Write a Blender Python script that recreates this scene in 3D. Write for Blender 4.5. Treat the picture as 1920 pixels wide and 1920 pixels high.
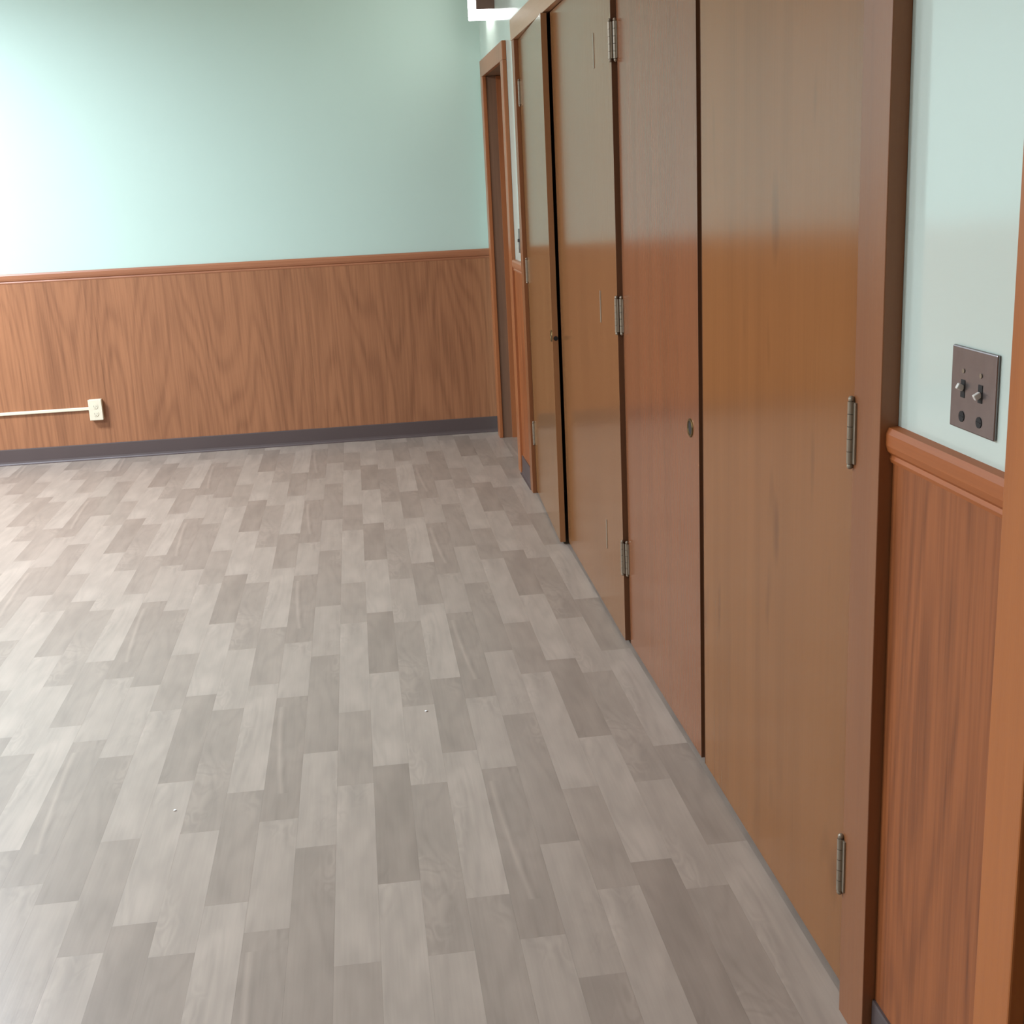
import bpy, bmesh, math, random
from mathutils import Vector, Matrix
for o in list(bpy.data.objects): bpy.data.objects.remove(o)
SC = bpy.context.scene
COL = SC.collection

# ---------------------------------------------------------------- camera
YAW, PITCH, ROLL = 0.11398, 0.26179, -0.04812
FPX = 2328.6
CAM = Vector((-0.79474, 0.0, 1.5))
fw = Vector((math.sin(YAW)*math.cos(PITCH), math.cos(YAW)*math.cos(PITCH), -math.sin(PITCH)))
r0 = Vector((math.cos(YAW), -math.sin(YAW), 0)); u0 = r0.cross(fw)
rt = r0*math.cos(ROLL) + u0*math.sin(ROLL)
up = -r0*math.sin(ROLL) + u0*math.cos(ROLL)
cd = bpy.data.cameras.new('camera'); cam = bpy.data.objects.new('camera', cd); COL.objects.link(cam)
cd.sensor_fit = 'HORIZONTAL'; cd.sensor_width = 36.0; cd.lens = FPX/1920*36.0
cd.clip_start = 0.02; cd.clip_end = 60
cam.matrix_world = Matrix(((rt.x, up.x, -fw.x, CAM.x), (rt.y, up.y, -fw.y, CAM.y), (rt.z, up.z, -fw.z, CAM.z), (0, 0, 0, 1)))
SC.camera = cam

# ---------------------------------------------------------------- world, exposure
w = bpy.data.worlds.new('world'); SC.world = w; w.use_nodes = True
w.node_tree.nodes['Background'].inputs[0].default_value = (0.6, 0.65, 0.7, 1)
w.node_tree.nodes['Background'].inputs[1].default_value = 0.0
SC.view_settings.view_transform = 'Standard'; SC.view_settings.look = 'None'
SC.view_settings.gamma = 1; SC.view_settings.use_curve_mapping = False
SC.view_settings.exposure = 0.0

# ---------------------------------------------------------------- ceiling lamps (light only; housings are built further down)
FW = 7.513          # far wall plane (y)
WX = 0.010          # right wall plane (x)
LX, NY, CZ = -6.6, -2.6, 3.02
LAMPS = [(-3.95, 5.65, 270), (-3.85, 3.0, 185), (-3.7, 0.9, 60)]
LAMP_COL = (0.76, 0.86, 1.0)
LAMP_Z = 2.90

# ---------------------------------------------------------------- helpers
def lin(r, g, b):
    f = lambda c: (c/255/12.92) if c/255 <= 0.04045 else ((c/255+0.055)/1.055)**2.4
    return (f(r), f(g), f(b), 1)

def meshob(name, bm, mat, parent=None, loc=None, smooth=False):
    me = bpy.data.meshes.new(name); bm.to_mesh(me); bm.free()
    if smooth:
        for p in me.polygons: p.use_smooth = True
    o = bpy.data.objects.new(name, me); COL.objects.link(o)
    if mat: me.materials.append(mat)
    if parent: o.parent = parent
    if loc is not None: o.location = loc
    return o

def box(bm, x0, x1, y0, y1, z0, z1, bev=0.0):
    r = bmesh.ops.create_cube(bm, size=1)
    vs = r['verts']
    for v in vs:
        v.co.x = x0 + (v.co.x+.5)*(x1-x0); v.co.y = y0 + (v.co.y+.5)*(y1-y0); v.co.z = z0 + (v.co.z+.5)*(z1-z0)
    if bev > 0:
        es = list({e for v in vs for e in v.link_edges})
        bmesh.ops.bevel(bm, geom=es, offset=bev, segments=2, profile=0.5, affect='EDGES')
    return bm

def B(*a, bev=0.0):
    bm = bmesh.new(); box(bm, *a, bev=bev); return bm

def prism(pts, axis, a, b):
    """extrude a closed 2-D profile; axis 'x': pts=(y,z); axis 'y': pts=(x,z)"""
    bm = bmesh.new()
    mk = (lambda p, t: (t, p[0], p[1])) if axis == 'x' else ((lambda p, t: (p[0], t, p[1])) if axis == 'y' else (lambda p, t: (p[0], p[1], t)))
    A = [bm.verts.new(mk(p, a)) for p in pts]; C = [bm.verts.new(mk(p, b)) for p in pts]
    n = len(pts)
    for i in range(n): bm.faces.new((A[i], A[(i+1) % n], C[(i+1) % n], C[i]))
    bm.faces.new(A[::-1]); bm.faces.new(C)
    bmesh.ops.recalc_face_normals(bm, faces=bm.faces)
    return bm

def cyl(bm, r, depth, center, axis='z', seg=20, r2=None):
    m = {'z': Matrix(), 'x': Matrix.Rotation(math.pi/2, 4, 'Y'), 'y': Matrix.Rotation(math.pi/2, 4, 'X')}[axis]
    bmesh.ops.create_cone(bm, cap_ends=True, segments=seg, radius1=r, radius2=r if r2 is None else r2, depth=depth,
                          matrix=Matrix.Translation(center) @ m)
    return bm

def empty(name, loc, label, cat, group=None):
    o = bpy.data.objects.new(name, None); COL.objects.link(o); o.location = loc; o.empty_display_size = .1
    tag(o, label, cat, group); return o

def tag(o, label, cat=None, group=None):
    o['label'] = label
    if cat: o['category'] = cat
    if group: o['group'] = group
    return o

def struct(o, label=None, cat=None):
    o['kind'] = 'structure'
    if label: o['label'] = label
    if cat: o['category'] = cat
    return o

def origin(o, c):
    """move the mesh origin of o (and of nothing else) to c, in the parent's space"""
    c = Vector(c)
    o.data.transform(Matrix.Translation(-c)); o.location = Vector(o.location) + c
    return o

# ---------------------------------------------------------------- materials
def newmat(name):
    m = bpy.data.materials.new(name); m.use_nodes = True
    nt = m.node_tree; return m, nt, nt.nodes['Principled BSDF']

def N(nt, t, **kw):
    n = nt.nodes.new(t)
    for k, v in kw.items(): setattr(n, k, v)
    return n

def mathn(nt, op, a, b=None, clamp=False):
    n = N(nt, 'ShaderNodeMath', operation=op); n.use_clamp = clamp
    for i, v in enumerate((a, b)):
        if v is None: continue
        if isinstance(v, (int, float)): n.inputs[i].default_value = v
        else: nt.links.new(v, n.inputs[i])
    return n.outputs[0]

def mixc(nt, fac, a, b, mode='MIX'):
    n = N(nt, 'ShaderNodeMix', data_type='RGBA', blend_type=mode)
    for i, v in ((0, fac), (6, a), (7, b)):
        if isinstance(v, (int, float)): n.inputs[i].default_value = v
        elif isinstance(v, tuple): n.inputs[i].default_value = v
        else: nt.links.new(v, n.inputs[i])
    return n.outputs[2]

def noise(nt, vec, scale, detail=2, rough=.5, dist=0):
    n = N(nt, 'ShaderNodeTexNoise'); n.inputs['Scale'].default_value = scale
    n.inputs['Detail'].default_value = detail; n.inputs['Roughness'].default_value = rough
    n.inputs['Distortion'].default_value = dist
    nt.links.new(vec, n.inputs['Vector']); return n.outputs['Fac']

def grain_vec(nt, across, along, off, horizontal=False):
    """vector (u*across, v*along, off): u runs across the grain, v along it; from world position on vertical faces"""
    g = N(nt, 'ShaderNodeNewGeometry'); s = N(nt, 'ShaderNodeSeparateXYZ'); nt.links.new(g.outputs['Position'], s.inputs[0])
    h = mathn(nt, 'ADD', s.outputs[0], s.outputs[1])
    u, v = (s.outputs[2], h) if horizontal else (h, s.outputs[2])
    c = N(nt, 'ShaderNodeCombineXYZ')
    nt.links.new(mathn(nt, 'MULTIPLY', u, across), c.inputs[0]); nt.links.new(mathn(nt, 'MULTIPLY', v, along), c.inputs[1])
    c.inputs[2].default_value = off
    return c.outputs[0]

def wood(name, light, dark, rough=.3, rings=11, ring_amt=.45, fine=.35, streak=.0, off=0.0, horizontal=False, rs=(1.3, .3), spec=.5, coat=0.0):
    m, nt, bs = newmat(name)
    f = noise(nt, grain_vec(nt, rs[0], rs[1], off, horizontal), 1.0, 1.5, .4)
    s = mathn(nt, 'SINE', mathn(nt, 'MULTIPLY', f, rings*6.2832))
    s = mathn(nt, 'MULTIPLY', mathn(nt, 'ADD', s, 1.0), .5)
    s = mathn(nt, 'POWER', s, 2.2)
    broad = noise(nt, grain_vec(nt, 5, .35, off+3, horizontal), 1.0, 2)
    fn = noise(nt, grain_vec(nt, 90, 2.2, off+7, horizontal), 1.0, 3, .6)
    fn = mathn(nt, 'MULTIPLY', mathn(nt, 'SUBTRACT', fn, .35), 2.2, True)
    fac = mathn(nt, 'ADD', mathn(nt, 'MULTIPLY', s, ring_amt), mathn(nt, 'MULTIPLY', fn, fine))
    fac = mathn(nt, 'ADD', fac, mathn(nt, 'MULTIPLY', mathn(nt, 'SUBTRACT', broad, .5), .9), True)
    col = mixc(nt, fac, light, dark)
    if streak > 0:
        st = noise(nt, grain_vec(nt, 15, 3.2, off+11, horizontal), 1.0, 1)
        st = mathn(nt, 'MULTIPLY', mathn(nt, 'SUBTRACT', st, .655), 7, True)
        col = mixc(nt, mathn(nt, 'MULTIPLY', st, streak), col, tuple(c*.35 for c in dark[:3])+(1,))
    nt.links.new(col, bs.inputs['Base Color'])
    bs.inputs['Roughness'].default_value = rough
    bs.inputs['Specular IOR Level'].default_value = spec
    bs.inputs['Coat Weight'].default_value = coat; bs.inputs['Coat Roughness'].default_value = .12
    bp = N(nt, 'ShaderNodeBump'); bp.inputs['Strength'].default_value = .08; bp.inputs['Distance'].default_value = .002
    nt.links.new(fn, bp.inputs['Height']); nt.links.new(bp.outputs[0], bs.inputs['Normal'])
    return m

def plain(name, col, rough=.5, metal=0.0, spec=.5, var=0.0, scale=20, bump=0.0):
    m, nt, bs = newmat(name)
    bs.inputs['Roughness'].default_value = rough; bs.inputs['Metallic'].default_value = metal
    bs.inputs['Specular IOR Level'].default_value = spec
    g = N(nt, 'ShaderNodeNewGeometry')
    f = noise(nt, g.outputs['Position'], scale, 3)
    d = tuple(c*(1-var) for c in col[:3])+(1,)
    nt.links.new(mixc(nt, f, col, d), bs.inputs['Base Color'])
    if bump:
        bp = N(nt, 'ShaderNodeBump'); bp.inputs['Strength'].default_value = bump; bp.inputs['Distance'].default_value = .001
        nt.links.new(noise(nt, g.outputs['Position'], 180, 2), bp.inputs['Height']); nt.links.new(bp.outputs[0], bs.inputs['Normal'])
    return m

def emit(name, col, strength):
    m, nt, bs = newmat(name)
    bs.inputs['Base Color'].default_value = (.8, .8, .8, 1)
    bs.inputs['Emission Color'].default_value = col; bs.inputs['Emission Strength'].default_value = strength
    return m

M_WALL = plain('mint_paint', lin(195, 218, 205), .45, spec=.4, var=.03, scale=3, bump=.05)
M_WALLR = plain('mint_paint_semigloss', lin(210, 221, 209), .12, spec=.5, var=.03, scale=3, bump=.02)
M_CEIL = plain('ceiling_paint', lin(215, 215, 208), .8, var=.06, scale=30)
M_OAK = wood('oak_plywood', lin(165, 111, 75), lin(118, 74, 47), .42, rings=17, ring_amt=.27, fine=.62, off=2.0, rs=(3.1, .40))
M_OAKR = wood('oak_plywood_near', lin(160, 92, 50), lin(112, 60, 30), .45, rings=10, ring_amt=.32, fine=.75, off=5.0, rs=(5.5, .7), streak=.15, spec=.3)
M_TRIM = wood('oak_trim', lin(172, 106, 64), lin(138, 80, 46), .32, rings=4, ring_amt=.25, fine=.4, off=8.0, rs=(6, .3))
M_TRIMH = wood('oak_trim_horizontal', lin(166, 108, 74), lin(134, 82, 54), .4, rings=4, ring_amt=.25, fine=.4, off=9.0, rs=(6, .3), horizontal=True)
M_RAILN = wood('oak_rail_near', lin(172, 96, 46), lin(134, 70, 32), .5, rings=4, ring_amt=.3, fine=.4, off=9.0, rs=(6, .3), horizontal=True, spec=.35)
M_FRAME = wood('closet_frame_oak', lin(142, 88, 52), lin(116, 68, 40), .35, rings=4, ring_amt=.2, fine=.25, off=28.0, rs=(6, .3))
M_DARK = wood('dark_jamb_wood', lin(132, 98, 74), lin(98, 72, 55), .5, rings=3, ring_amt=.3, fine=.4, off=12.0, rs=(6, .3))
DOORP = dict(rough=.165, rings=4, ring_amt=.2, fine=.16, rs=(5, .16), spec=.39)
M_D1 = wood('door_veneer_amber', lin(142, 90, 48), lin(110, 66, 33), off=21.3, streak=.38, **DOORP)
M_D2 = wood('door_veneer_russet', lin(136, 84, 54), lin(108, 66, 42), off=33.1, streak=.12, **DOORP)
M_D3 = wood('door_veneer_tan', lin(138, 92, 56), lin(112, 73, 44), off=44.7, streak=.05, **DOORP)
M_D4 = wood('door_veneer_olive', lin(140, 98, 60), lin(114, 77, 46), off=51.9, streak=.05, **DOORP)
M_EDGE = wood('door_edge_wood', lin(120, 74, 42), lin(84, 50, 28), .55, rings=2, ring_amt=.2, fine=.4, off=61.0)
M_EDGE4 = wood('door_edge_light', lin(150, 102, 62), lin(118, 76, 44), .5, rings=2, ring_amt=.2, fine=.3, off=63.0)
M_BASE = plain('dark_vinyl_base', lin(86, 72, 69), .5, var=.1, scale=8)
M_STEEL = plain('brushed_steel', lin(150, 142, 142), .34, metal=1.0, var=.25, scale=40)
M_HINGE = plain('hinge_steel', lin(156, 140, 120), .42, metal=.45, var=.2, scale=60)
M_BRASS = plain('aged_brass', lin(120, 100, 62), .4, metal=1.0, var=.3, scale=80)
M_BLACK = plain('black_recess', lin(28, 22, 18), .7)
M_IVORY = plain('ivory_plastic', lin(226, 216, 190), .35, var=.03)
M_TOGGLE = plain('toggle_plastic', lin(232, 224, 214), .3, var=.03)
M_CARC = plain('closet_interior', lin(90, 62, 42), .7, var=.2)
M_SUB = plain('floor_joint', lin(140, 128, 116), .7)

def floor_mat():
    m, nt, bs = newmat('printed_oak_vinyl')
    at = N(nt, 'ShaderNodeUVMap'); at.uv_map = 'print'
    info = N(nt, 'ShaderNodeVertexColor'); info.layer_name = 'tone'
    s = N(nt, 'ShaderNodeSeparateXYZ'); nt.links.new(at.outputs[0], s.inputs[0])
    def gv(a, b, c):
        cc = N(nt, 'ShaderNodeCombineXYZ')
        nt.links.new(mathn(nt, 'MULTIPLY', s.outputs[0], a), cc.inputs[0]); nt.links.new(mathn(nt, 'MULTIPLY', s.outputs[1], b), cc.inputs[1])
        cc.inputs[2].default_value = c; return cc.outputs[0]
    f = noise(nt, gv(9, 1.5, .3), 1.0, 1.5, .45, .3)
    ring = mathn(nt, 'SINE', mathn(nt, 'MULTIPLY', f, 46))
    ring = mathn(nt, 'POWER', mathn(nt, 'MULTIPLY', mathn(nt, 'ADD', ring, 1), .5), 2)
    blot = noise(nt, gv(14, 4.5, 4), 1.0, 2)
    fine = noise(nt, gv(160, 5, 9), 1.0, 2)
    v = mathn(nt, 'ADD', mathn(nt, 'MULTIPLY', mathn(nt, 'SUBTRACT', ring, .4), -.075),
              mathn(nt, 'MULTIPLY', mathn(nt, 'SUBTRACT', blot, .5), .48))
    v = mathn(nt, 'ADD', v, mathn(nt, 'MULTIPLY', mathn(nt, 'SUBTRACT', fine, .5), .16))
    v = mathn(nt, 'ADD', v, 1.0)
    # printed curved sap streak of the first strip of each board (print coordinates 0..0.77)
    X, Y = s.outputs[0], s.outputs[1]
    q = mathn(nt, 'SUBTRACT', 1.0, mathn(nt, 'DIVIDE', Y, .72))
    cx = mathn(nt, 'ADD', .016, mathn(nt, 'MULTIPLY', mathn(nt, 'POWER', mathn(nt, 'MAXIMUM', q, 0.0), 1.6), .040))
    dx = mathn(nt, 'SUBTRACT', X, cx)
    inb = mathn(nt, 'MULTIPLY', mathn(nt, 'MULTIPLY', mathn(nt, 'LESS_THAN', X, .095), mathn(nt, 'GREATER_THAN', X, -.001)),
                mathn(nt, 'MULTIPLY', mathn(nt, 'GREATER_THAN', Y, .14), mathn(nt, 'LESS_THAN', Y, .70)))
    sk = mathn(nt, 'SUBTRACT', 1.0, mathn(nt, 'DIVIDE', mathn(nt, 'ABSOLUTE', dx), .009), True)
    sk2 = mathn(nt, 'SUBTRACT', 1.0, mathn(nt, 'DIVIDE', mathn(nt, 'ABSOLUTE', mathn(nt, 'SUBTRACT', dx, .013)), .010), True)
    v = mathn(nt, 'ADD', v, mathn(nt, 'MULTIPLY', inb, mathn(nt, 'SUBTRACT', mathn(nt, 'MULTIPLY', sk, .22), mathn(nt, 'MULTIPLY', sk2, .10))))
    # knots and cathedral tips: soft closed rings scattered along the print
    kn = noise(nt, gv(22, 8, 15), 1.0, 1, .4, .6)
    kr = mathn(nt, 'SINE', mathn(nt, 'MULTIPLY', kn, 34))
    km = mathn(nt, 'MULTIPLY', mathn(nt, 'SUBTRACT', noise(nt, gv(7, 2.2, 22), 1.0, 0), .52), 5, True)
    v = mathn(nt, 'SUBTRACT', v, mathn(nt, 'MULTIPLY', mathn(nt, 'MULTIPLY', kr, km), .07))
    vc = N(nt, 'ShaderNodeCombineXYZ')
    for i in range(3): nt.links.new(v, vc.inputs[i])
    col = mixc(nt, 1.0, info.outputs['Color'], vc.outputs[0], 'MULTIPLY')
    nt.links.new(col, bs.inputs['Base Color'])
    bs.inputs['Roughness'].default_value = .33; bs.inputs['Specular IOR Level'].default_value = .6
    bp = N(nt, 'ShaderNodeBump'); bp.inputs['Strength'].default_value = .12; bp.inputs['Distance'].default_value = .001
    nt.links.new(fine, bp.inputs['Height']); nt.links.new(bp.outputs[0], bs.inputs['Normal'])
    return m
M_FLOOR = floor_mat()

# ---------------------------------------------------------------- floor: strips 94.5 mm wide, printed pattern repeats every 1.245 m
SW, PER = 0.0945, 1.245
bm = B(LX, 0.62, NY, FW+.1, -0.12, -0.006)
floor = struct(meshob('floor', bm, M_SUB), 'grey brown oak-look strip floor', None)
# per strip of a six-strip board: (end, start, tone) relative to the board offset; tone 0 dark .. 1 light
BOARD = [
    [(0.0, .77, .10), (-.475, 0.0, .62)],
    [(-.355, .17, .22), (.17, .89, .86)],
    [(-.02, .72, .30), (.72, 1.225, .80)],
    [(.265, .85, .06), (.85, 1.51, .92)],
    [(.757, 1.225, .26), (-.02, .757, .84)],
    [(.97, 1.706, .18), (.461, .97, .70)],
]
OFF = {-2: 1.45, -1: 1.605, 0: 2.214, 1: 2.823, 2: 2.637, 3: 3.246, 4: 2.02, 5: 2.63, 6: 3.24, 7: 2.1, 8: 2.7, 9: 1.9, 10: 2.5, 11: 3.1}
DARKC, LIGHTC = lin(144, 129, 116), lin(168, 153, 139)
def tone(t): return tuple(DARKC[i]+(LIGHTC[i]-DARKC[i])*t for i in range(3))+(1,)
GAP = .00008
def plank_geom(bm, x0, x1, y0, y1, t, uv0, uvl, cl):
    r = bmesh.ops.create_cube(bm, size=1); vs = r['verts']
    for v in vs:
        v.co.x = x0+GAP+(v.co.x+.5)*(x1-x0-2*GAP); v.co.y = y0+GAP+(v.co.y+.5)*(y1-y0-2*GAP); v.co.z = -.006+(v.co.z+.5)*.006
    for f in {f for v in vs for f in v.link_faces}:
        for l in f.loops:
            l[uvl].uv = (uv0[0]+l.vert.co.x-x0, uv0[1]+l.vert.co.y-y0); l[cl] = t
cache = {}
def PX(j, si): return 0.0 if (j == 0 and si == 0) else 1.3+j*3.1+si*1.7
allp = []
k = 0
while -SW*k > LX:
    xr = WX-0.006 - SW*k if k == 0 else -SW*k
    xr = -SW*k + (.60 if k == 0 else 0)
    xl = max(-SW*(k+1), LX)
    bi, j = divmod(k-5, 6)
    o = OFF.get(bi, 2.3+.37*bi)
    for si, (a, b, t) in enumerate(BOARD[j]):
        for n in range(-6, 8):
            y0, y1 = o+a+PER*n, o+b+PER*n
            y0c, y1c = max(y0, NY), min(y1, FW+.05)
            if y1c-y0c < .02: continue
            allp.append((j, si, k, xl, -SW*k, y0c, y1c, y0, round(min(1, max(0, t*.94+.03+.14*(((k*7+n*13+si*5) % 11)/11-.45))), 2)))
    k += 1
def inview(xa, xb, ya, yb):
    best = None
    for x in (xa, xb):
        for y in (ya, (ya+yb)/2, yb):
            d = Vector((x, y, 0))-CAM; z = d.dot(fw)
            if z < .3: continue
            px, py = 960+FPX*d.dot(rt)/z, 960-FPX*d.dot(up)/z
            if -60 < px < 1980 and -20 < py < 1990: best = z if best is None else min(best, z)
    return best
vis, rest = [], []
for p in allp:
    z = inview(p[3], p[4], p[5], p[6])
    (vis if z is not None else rest).append((z, p))
vis.sort(key=lambda q: q[0])
print('planks in view', len(vis), 'others', len(rest))
rest += vis[300:]; vis = vis[:300]
for z, (j, si, kk, xl, xr, y0, y1, yo, t) in vis:
    key = (t, j, si, round(y1-y0, 3), round(y0-yo, 3), round(xr-xl, 3))
    if key not in cache:
        bm = bmesh.new(); uvl = bm.loops.layers.uv.new('print'); cl = bm.loops.layers.float_color.new('tone')
        plank_geom(bm, 0, xr-xl, 0, y1-y0, tone(t), (PX(j, si), y0-yo), uvl, cl)
        me = bpy.data.meshes.new('plank'); bm.to_mesh(me); bm.free(); me.materials.append(M_FLOOR); cache[key] = me
    pl = bpy.data.objects.new('plank', cache[key]); COL.objects.link(pl); pl.parent = floor; pl.location = (xl, y0, 0)
bm = bmesh.new(); uvl = bm.loops.layers.uv.new('print'); cl = bm.loops.layers.float_color.new('tone')
for z, (j, si, kk, xl, xr, y0, y1, yo, t) in rest:
    plank_geom(bm, xl, xr, y0, y1, tone(t), (PX(j, si), y0-yo), uvl, cl)
# floor running on inside the doorway recesses and the closet
for (ya, yb) in ((6.42, 7.29), (1.92, 5.9), (.45, 1.33)):
    for q in range(6): plank_geom(bm, .0945*q, .0945*(q+1), ya, yb, tone(.3+.1*(q % 3)), (q, q*2.1), uvl, cl)
pf = meshob('plank_field', bm, M_FLOOR, floor); pf['kind'] = 'stuff'

# ---------------------------------------------------------------- room shell
struct(meshob('ceiling', B(LX-.1, .8, NY-.1, FW+.1, CZ, CZ+.1), M_CEIL), 'plain off-white ceiling')
wall_far = struct(meshob('wall_far', B(LX-.1, .8, FW, FW+.12, 0, CZ), M_WALL), 'mint green far wall with oak wainscot below')
wall_left = struct(meshob('wall_left', B(LX-.12, LX, NY, FW, 0, CZ), M_WALL), 'mint green left wall')
wall_near = struct(meshob('wall_near', B(LX, .8, NY-.12, NY, 0, CZ), M_WALL), 'mint green wall behind the camera')
bm = bmesh.new()
for (a, b) in ((NY, .43), (1.355, 1.86), (5.932, 6.40), (7.31, FW)): box(bm, WX, WX+.12, a, b, 0, CZ)
box(bm, WX, WX+.12, .43, 1.355, 2.079, CZ); box(bm, WX, WX+.12, 1.86, 5.932, 2.127, CZ); box(bm, WX, WX+.12, 6.40, 7.31, 2.079, CZ)
wall_right = struct(meshob('wall_right', bm, M_WALLR), 'mint green right wall broken by closet and two doorways')

ZR0, ZR1, ZB = 1.052, 1.108, .095
# wainscot panels, each a sheet of its own
x = WX - .001; i = 0
while x > LX:
    xa = max(x-(1.10 if x > 0 else 1.22), LX)
    origin(meshob('wainscot_panel', B(xa+.0003, x-.0003, FW-.010, FW, .0, ZR0+.02), M_OAK, wall_far), ((xa+x)/2, FW, 0)); x = xa
for (a, b) in ((1.42, 1.779), (5.963, 6.34)):
    origin(meshob('wainscot_panel', B(WX-.008, WX, a, b, 0, ZR0+.02), M_OAKR, wall_right), (WX, (a+b)/2, 0))
y = NY
while y < FW-.02:
    yb = min(y+1.22, FW-.011)
    origin(meshob('wainscot_panel', B(LX, LX+.01, y+.0006, yb-.0006, 0, ZR0+.02), M_OAK, wall_left), (LX, (y+yb)/2, 0)); y = yb
x = LX+.011
while x < -.05:
    xb = min(x+1.22, 0)
    origin(meshob('wainscot_panel', B(x+.0006, xb-.0006, NY, NY+.01, 0, ZR0+.02), M_OAK, wall_near), ((x+xb)/2, NY, 0)); x = xb

# chair rails: rounded front, small cove under it
def rail_profile(base, out, sgn):
    """out points into the room by sgn; returns (h, z) loop"""
    P = [(0, 0), (.011, 0), (.013, .006), (.011, .012), (.017, .018), (.020, .028), (.020, .046), (.016, .055), (0, .056)]
    return [(base+sgn*a, ZR0+b) for a, b in P]
struct(origin(meshob('trim_1', prism(rail_profile(FW, 0, -1), 'x', LX, WX), M_TRIMH), (0, FW, ZR0)), 'oak chair rail along the far wall')
struct(origin(meshob('trim_2', prism(rail_profile(WX, 0, -1), 'y', 1.414, 1.781), M_RAILN), (WX, 1.6, ZR0)), 'short oak chair rail beside the near doorway')
struct(origin(meshob('trim_3', prism(rail_profile(WX, 0, -1), 'y', 5.962, 6.333), M_TRIMH), (WX, 6.15, ZR0)), 'short oak chair rail between far doorway and closet')
struct(origin(meshob('trim_4', prism(rail_profile(LX, 0, 1), 'y', NY, FW-.02), M_TRIMH), (LX, 2, ZR0)), 'oak chair rail along the left wall')
def base_profile(base, sgn, d0=.0):
    P = [(0, 0), (.026, 0), (.026, .002), (.019, .004), (.0155, .010), (.0135, .02), (.0135, .090), (.0125, .095), (0, .095)]
    return [(base+sgn*(a+d0), b) for a, b in P]
struct(origin(meshob('baseboard_far', prism(base_profile(FW, -1), 'x', LX, WX), M_BASE), (0, FW, 0)), 'dark vinyl cove base along the far wall')
struct(origin(meshob('baseboard_right', prism(base_profile(WX, -1), 'y', 5.963, 6.333), M_BASE), (WX, 6.15, 0)), 'dark vinyl cove base between far doorway and closet')
struct(origin(meshob('baseboard_right_near', prism(base_profile(WX, -1), 'y', 1.414, 1.779), M_BASE), (WX, 1.6, 0)), 'dark vinyl cove base beside the near doorway')
struct(origin(meshob('baseboard_left', prism(base_profile(LX, 1), 'y', NY, FW-.02), M_BASE), (LX, 2, 0)), 'dark vinyl cove base along the left wall')

# ---------------------------------------------------------------- doorways
def doorway(name, y0, y1, cw, px, label, zt=2.06, matc=M_TRIM, slabx=.085):
    e = bpy.data.objects.new(name, None); COL.objects.link(e); e.location = (WX, (y0+y1)/2, 0); struct(e, label)
    c = -Vector(e.location)
    def part(n, bm, m, lab=None):
        o = meshob(n, bm, m, e); o.data.transform(Matrix.Translation(c))
        if lab: o['label'] = lab
        return o
    # casing: two legs and a head, front at x = px
    part('casing_leg', B(px, WX, y0-cw, y0+.006, 0, zt, bev=.003), matc)
    part('casing_leg', B(px, WX, y1-.006, y1+cw, 0, zt, bev=.003), matc)
    part('casing_head', B(px, WX, y0-cw, y1+cw, zt-.006+.006, zt+.088, bev=.003), M_TRIMH if name == 'door_2' else matc)
    # jambs lining the wall opening
    part('jamb', B(WX-.002, WX+.15, y0-.018, y0, 0, zt), M_DARK)
    part('jamb', B(WX-.002, WX+.15, y1, y1+.018, 0, zt), M_DARK)
    part('head_jamb', B(WX-.002, WX+.15, y0, y1, zt+.002, zt+.018), M_DARK)
    part('door_stop', B(WX+.055, WX+.085, y1-.012, y1, 0, zt), M_TRIM, 'door stop strip, slightly lighter than the jamb')
    part('door_stop', B(WX+.055, WX+.085, y0, y0+.012, 0, zt), M_TRIM, 'door stop strip, slightly lighter than the jamb')
    sl = part('door_leaf', B(WX+.086, WX+.128, y0+.004, y1-.004, 0.008, zt-.002, bev=.002), M_DARK)
    k = bmesh.new(); cyl(k, .011, .05, (0, 0, 0), 'x', 16); cyl(k, .026, .03, (-.035, 0, 0), 'x', 24, .02); cyl(k, .03, .006, (.021, 0, 0), 'x', 24)
    ko = meshob('door_knob', k, M_BRASS, sl, smooth=False); ko.location = Vector((WX+.062, y0+.07, .95))+c
    return e
doorway('door_1', 6.42, 7.29, .088, -.012, 'dark recessed doorway with oak casing in the far corner')
doorway('door_2', .45, 1.335, .085, -.014, 'oak cased doorway at the right edge of the view', matc=wood('oak_casing_near', lin(178, 102, 44), lin(152, 82, 33), .4, rings=3, ring_amt=.2, fine=.3, off=71.0, rs=(6, .3)))

# ---------------------------------------------------------------- built-in closet
cl = empty('closet', (0, 3.9, 0), 'wide built-in closet with four tall plain oak-veneer doors along the right wall', 'closet')
CO = Vector((0, -3.9, 0))
def cpart(n, bm, m, lab=None, parent=cl):
    o = meshob(n, bm, m, parent); o.data.transform(Matrix.Translation(CO))
    if lab: o['label'] = lab
    return o
FX = -.020
HB, HT = 2.105, 2.195
cpart('frame_stile', B(FX, WX+.0, 1.781, 1.884, 0, HB, bev=.0015), M_FRAME)
cpart('frame_stile', B(FX+.008, WX+.0, 5.885, 5.962, 0, HB, bev=.0015), M_FRAME)
cpart('frame_header', B(FX+.004, WX+.0, 1.781, 5.962, HB, HT, bev=.0015), wood('oak_header', lin(186, 142, 108), lin(158, 114, 82), .3, rings=3, ring_amt=.2, fine=.3, off=81.0, rs=(6, .3), horizontal=True))
cpart('inner_jamb', B(WX-.0, WX+.119, 1.862, 1.884, 0, HB), M_EDGE)
cpart('inner_jamb', B(WX-.002, WX+.12, 5.885, 5.93, 0, HB), M_EDGE)
cpart('inner_head', B(WX-.002, WX+.12, 1.884, 5.885, HB, HB+.02), M_EDGE)
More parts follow.
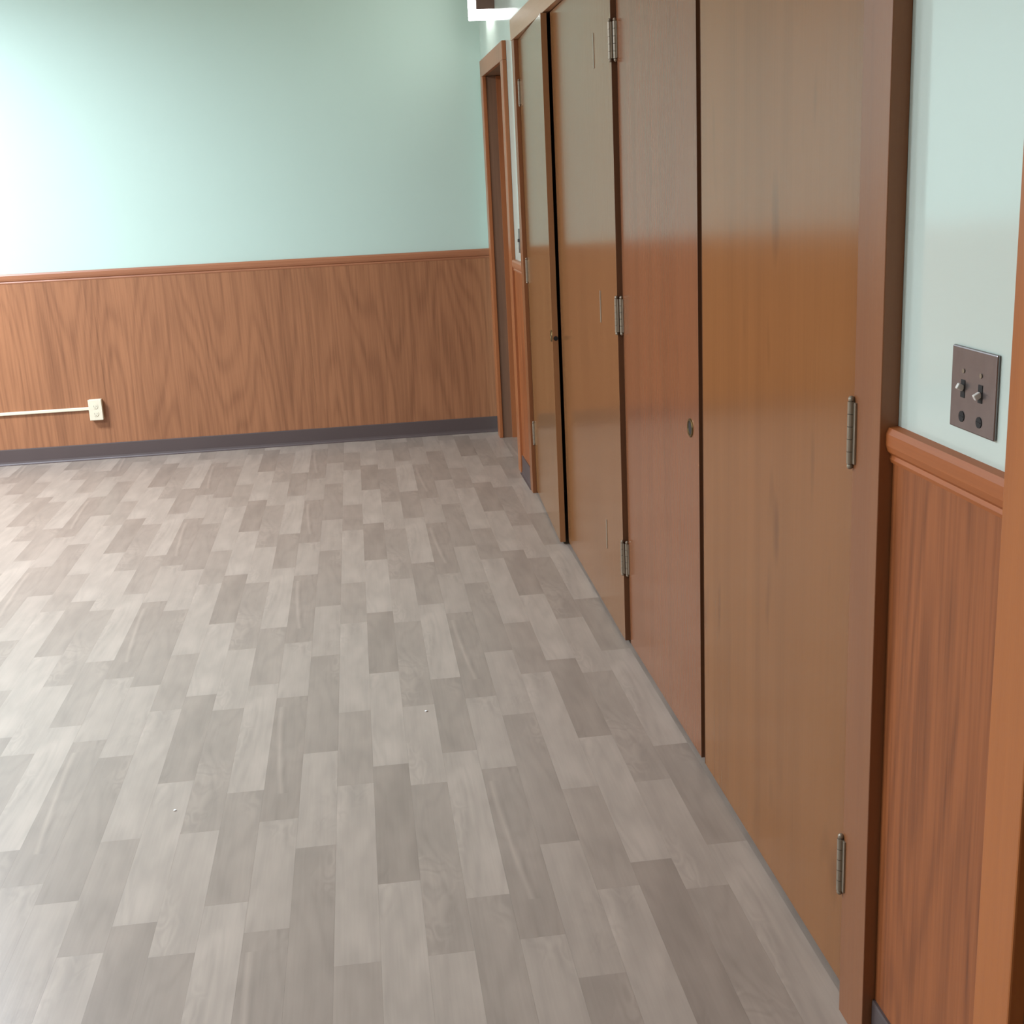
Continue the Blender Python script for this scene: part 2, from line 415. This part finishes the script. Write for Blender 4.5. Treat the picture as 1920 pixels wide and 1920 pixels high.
cpart('meeting_strip', B(.031, .046, 4.90, 5.06, .01, HB-.01), M_EDGE4)
cpart('centre_post', B(.030, WX+.12, 3.74, 3.80, 0.0, HB), M_EDGE)
bm = bmesh.new()
box(bm, .60, .62, 1.862, 5.93, 0, HB+.02); box(bm, WX+.12, .60, 1.842, 1.862, 0, HB+.02); box(bm, WX+.12, .60, 5.93, 5.95, 0, HB+.02); box(bm, WX+.12, .62, 1.842, 5.95, HB+.02, HB+.04)
cpart('carcass', bm, M_CARC)

def door(ya, yb, xa, xb, mat, label, hinge_at, pull=None, plates=(), hx=-.004, em=None):
    """leaf from (xa,ya) near edge to (xb,yb) far edge, front face through both points; origin on its hinge edge"""
    L = math.hypot(yb-ya, xb-xa); ang = math.atan2(-(xb-xa), yb-ya)
    TH = .022
    bm = B(0, TH, 0, L, .012, HB-.004, bev=.0015)
    d = meshob('door', bm, mat, cl, loc=Vector((xa, ya, 0))+CO); d.rotation_euler = (0, 0, ang)
    d['label'] = label
    e = meshob('edge_band', B(-.0004, TH+.0004, -.0012, .0, .013, HB-.005), em or M_EDGE, d)
    e2 = meshob('edge_band', B(-.0004, TH+.0004, L, L+.0012, .013, HB-.005), M_EDGE, d)
    for z in (.30, 1.08, 1.875):
        bm = bmesh.new()
        for q in range(5): cyl(bm, .0062, .0195, (0, 0, -.041+.0205*q), 'z', 14)
        for s in (-1, 1): bmesh.ops.create_uvsphere(bm, u_segments=12, v_segments=6, radius=.0055, matrix=Matrix.Translation((0, 0, s*.055)))
        box(bm, .001, .0045, -.014, .012, -.05, .05)
        h = meshob('hinge', bm, M_HINGE, d)
        if hinge_at == 'near': h.location = (hx, -.006, z)
        else: h.location = (-.004, L+.006, z); h.rotation_euler = (0, 0, 0)
    if pull:
        py, pz = pull
        bm = bmesh.new()
        # round flush cup pull: rim ring and sunken cup
        prof = [(.017, -.0005), (.0185, -.003), (.0225, -.003), (.024, -.0008)]
        seg = 28; rings = []
        for r, x in prof: rings.append([bm.verts.new((x, r*math.cos(a*2*math.pi/seg), r*math.sin(a*2*math.pi/seg))) for a in range(seg)])
        for a in range(3):
            for b in range(seg): bm.faces.new((rings[a][b], rings[a][(b+1) % seg], rings[a+1][(b+1) % seg], rings[a+1][b]))
        bmesh.ops.recalc_face_normals(bm, faces=bm.faces)
        p = meshob('cup_pull', bm, M_BRASS, d, loc=(0, py, pz)); p['label'] = 'small round dark cup pull with brass rim'
        bm = bmesh.new(); cyl(bm, .0178, .0012, (-.0007, 0, 0), 'x', 28)
        # cup bottom is a dark disc just inside the rim
        meshob('cup', bm, M_BLACK, d, loc=(0, py, pz))
    for (py, z) in plates:
        bm = B(-.0015, .0, -.0075, .0075, -.052, .052, bev=.0004)
        meshob('metal_strip', bm, M_HINGE, d, loc=(0, py, z))
    return d
d1 = door(1.890, 2.866, .006, .006, M_D1, 'nearest closet door, amber veneer with dark streaks near the top', 'near', hx=-.030)
d2 = door(2.902, 3.752, .006, .006, M_D2, 'second nearest closet door, redder veneer with a round pull at its near edge', 'far', pull=(.078, .878))
d3 = door(3.780, 4.957, -.006, .008, M_D3, 'third closet door, tan veneer, slightly proud at its hinged edge', 'near', plates=((.285, 1.875), (.285, 1.08), (.285, .30)))
d4 = door(4.968, 5.880, -.027, .008, M_D4, 'farthest closet door, standing slightly ajar', 'far', pull=(.034, .877), em=M_EDGE4)
# small catch on the edge of the ajar door
bm = bmesh.new(); cyl(bm, .0095, .0016, (.0125, -.0016, .870), 'y', 20)
meshob('bored_hole', bm, M_BLACK, d4)['label'] = 'small dark round hole in the door edge'

# ---------------------------------------------------------------- switches and outlet
def rounded_plate(wy, hz, th, bev=.002):
    return B(-th, 0, -wy/2, wy/2, -hz/2, hz/2, bev=bev)
s = empty('light_switch', (WX, 1.546, 1.199), 'two-gang brushed metal switch plate on the mint wall above the near chair rail', 'switch')
meshob('cover_plate', rounded_plate(.122, .112, .0055), M_STEEL, s)
for yy, up_ in ((.026, 1), (-.022, -1)):
    meshob('toggle_slot', B(-.0062, -.0050, yy-.0055, yy+.0055, -.012, .012), M_BLACK, s)
    bm = bmesh.new(); box(bm, -.010, 0, -.0032, .0032, -.004, .004, bev=.0012)
    t = meshob('toggle', bm, M_TOGGLE, s, loc=(-.0055, yy, 0)); t.rotation_euler = (0, .5*up_, 0)
    bm = bmesh.new(); cyl(bm, .0075, .0012, (0, 0, 0), 'x', 20); box(bm, -.0012, .0, -.0055, .0055, -.0007, .0007)
    k = meshob('key_slot', bm, M_BLACK, s, loc=(-.0058, yy, -.038))
    bm = bmesh.new(); cyl(bm, .0032, .0014, (0, 0, 0), 'x', 14)
    meshob('screw', bm, M_HINGE, s, loc=(-.006, yy, .024))
s2 = empty('light_switch', (WX, 6.115, 1.207), 'small grey switch plate on the narrow mint strip beside the far doorway', 'switch')
meshob('cover_plate', rounded_plate(.075, .115, .005), M_STEEL, s2)
meshob('toggle', B(-.014, -.004, -.004, .004, -.005, .010, bev=.001), M_STEEL, s2)
for zz in (-.042, .042):
    bm = bmesh.new(); cyl(bm, .003, .0014, (-.0055, 0, zz), 'x', 12); meshob('screw', bm, M_HINGE, s2)

ot = empty('wall_outlet', (-2.372, FW-.010, .303), 'cream surface-mounted outlet box on the oak wainscot of the far wall', 'outlet')
meshob('box_body', B(-.037, .037, -.036, 0, -.060, .060, bev=.004), M_IVORY, ot)
meshob('cover_plate', B(-.0385, .0385, -.041, -.034, -.0615, .0615, bev=.003), M_IVORY, ot)
for zz in (-.022, .022):
    bm = bmesh.new(); cyl(bm, .016, .003, (0, -.042, zz), 'y', 24)
    rc = meshob('receptacle', bm, M_IVORY, ot)
    M_SLOT = bpy.data.materials.get('slot_grey') or plain('slot_grey', lin(120, 112, 96), .6)
    bm = bmesh.new(); box(bm, -.0075, -.0055, -.0440, -.0432, zz-.004, zz+.005); box(bm, .0055, .0075, -.0440, -.0432, zz-.003, zz+.005); cyl(bm, .0024, .001, (0, -.0437, zz-.009), 'y', 10)
    meshob('slots', bm, M_SLOT, rc)
rw = meshob('cable_raceway', prism([(FW-.010, -.009), (FW-.022, -.009), (FW-.025, -.006), (FW-.025, .006), (FW-.022, .009), (FW-.010, .009)], 'x', -5.9, -2.409), M_IVORY)
origin(rw, (-4.15, FW-.010, 0)); rw.location.z = .308
tag(rw, 'thin cream cable raceway running left from the outlet across the wainscot', 'raceway')

# ---------------------------------------------------------------- lights
M_LENS = emit('lit_lens', (1, .99, 1.0, 1), 9.0)
wl = empty('wall_light', (WX, 6.92, 2.335), 'box light above the far doorway with brown end and glowing side and underside', 'light')
WO = -Vector(wl.location)
def wpart(n, bm, m):
    o = meshob(n, bm, m, wl); o.data.transform(Matrix.Translation(WO)); return o
wpart('housing', B(-.070, WX, 6.735, 7.125, 2.350, 2.57, bev=.002), M_TRIM)
wpart('end_cap', B(-.084, WX, 6.722, 6.735, 2.340, 2.575, bev=.002), plain('brown_end_cap', lin(120, 92, 80), .5, var=.1))
wpart('side_lens', B(-.087, -.070, 6.736, 7.125, 2.350, 2.57, bev=.003), M_LENS)
wpart('bottom_lens', B(-.087, WX-.002, 6.736, 7.125, 2.333, 2.350, bev=.003), M_LENS)

M_FIX = plain('fixture_white', lin(235, 235, 230), .5)
M_DIFF = emit('diffuser_glow', LAMP_COL+(1,), 3.0)
for i, (lx, ly, pw) in enumerate(LAMPS):
    e = empty('ceiling_light', (lx, ly, CZ), ['white ceiling light nearest the far wall', 'white ceiling light in the middle of the room', 'white ceiling light nearest the camera'][i], 'light', 'fluorescent ceiling lights')
    bm = bmesh.new()
    for a in ((-.61, .61, -.31, -.30), (-.61, .61, .30, .31), (-.61, -.60, -.30, .30), (.60, .61, -.30, .30)): box(bm, a[0], a[1], a[2], a[3], LAMP_Z-CZ-.01, 0)
    meshob('frame', bm, M_FIX, e)
    meshob('diffuser', B(-.60, .60, -.30, .30, LAMP_Z-CZ+.012, LAMP_Z-CZ+.02), M_DIFF, e)
    ld = bpy.data.lights.new('tube_light', 'AREA'); ld.shape = 'RECTANGLE'; ld.size = 1.18; ld.size_y = .58
    ld.energy = pw; ld.color = LAMP_COL
    lo = bpy.data.objects.new('tube_light', ld); COL.objects.link(lo); lo.parent = e; lo.location = (0, 0, LAMP_Z-CZ+.004)

# ---------------------------------------------------------------- crumbs on the floor
M_PAPER = plain('paper_white', lin(245, 245, 240), .6)
for (x, y, s_, lab) in ((-.689, 3.391, .0035, 'tiny white speck of paper on the floor near the middle of the view'),
                        (-1.352, 2.928, .003, 'tiny white speck of paper on the floor, left of the other one')):
    bm = bmesh.new(); bmesh.ops.create_icosphere(bm, subdivisions=2, radius=s_)
    random.seed(3)
    for v in bm.verts: v.co = Vector((v.co.x*(1+.4*random.random()), v.co.y*(1+.3*random.random()), max(-.1, v.co.z)*.45*(1+.3*random.random())))
    z0 = min(v.co.z for v in bm.verts)
    for v in bm.verts: v.co.z -= z0
    tag(meshob('paper_speck', bm, M_PAPER, loc=(x, y, 0)), lab, 'speck', 'white specks on the floor')
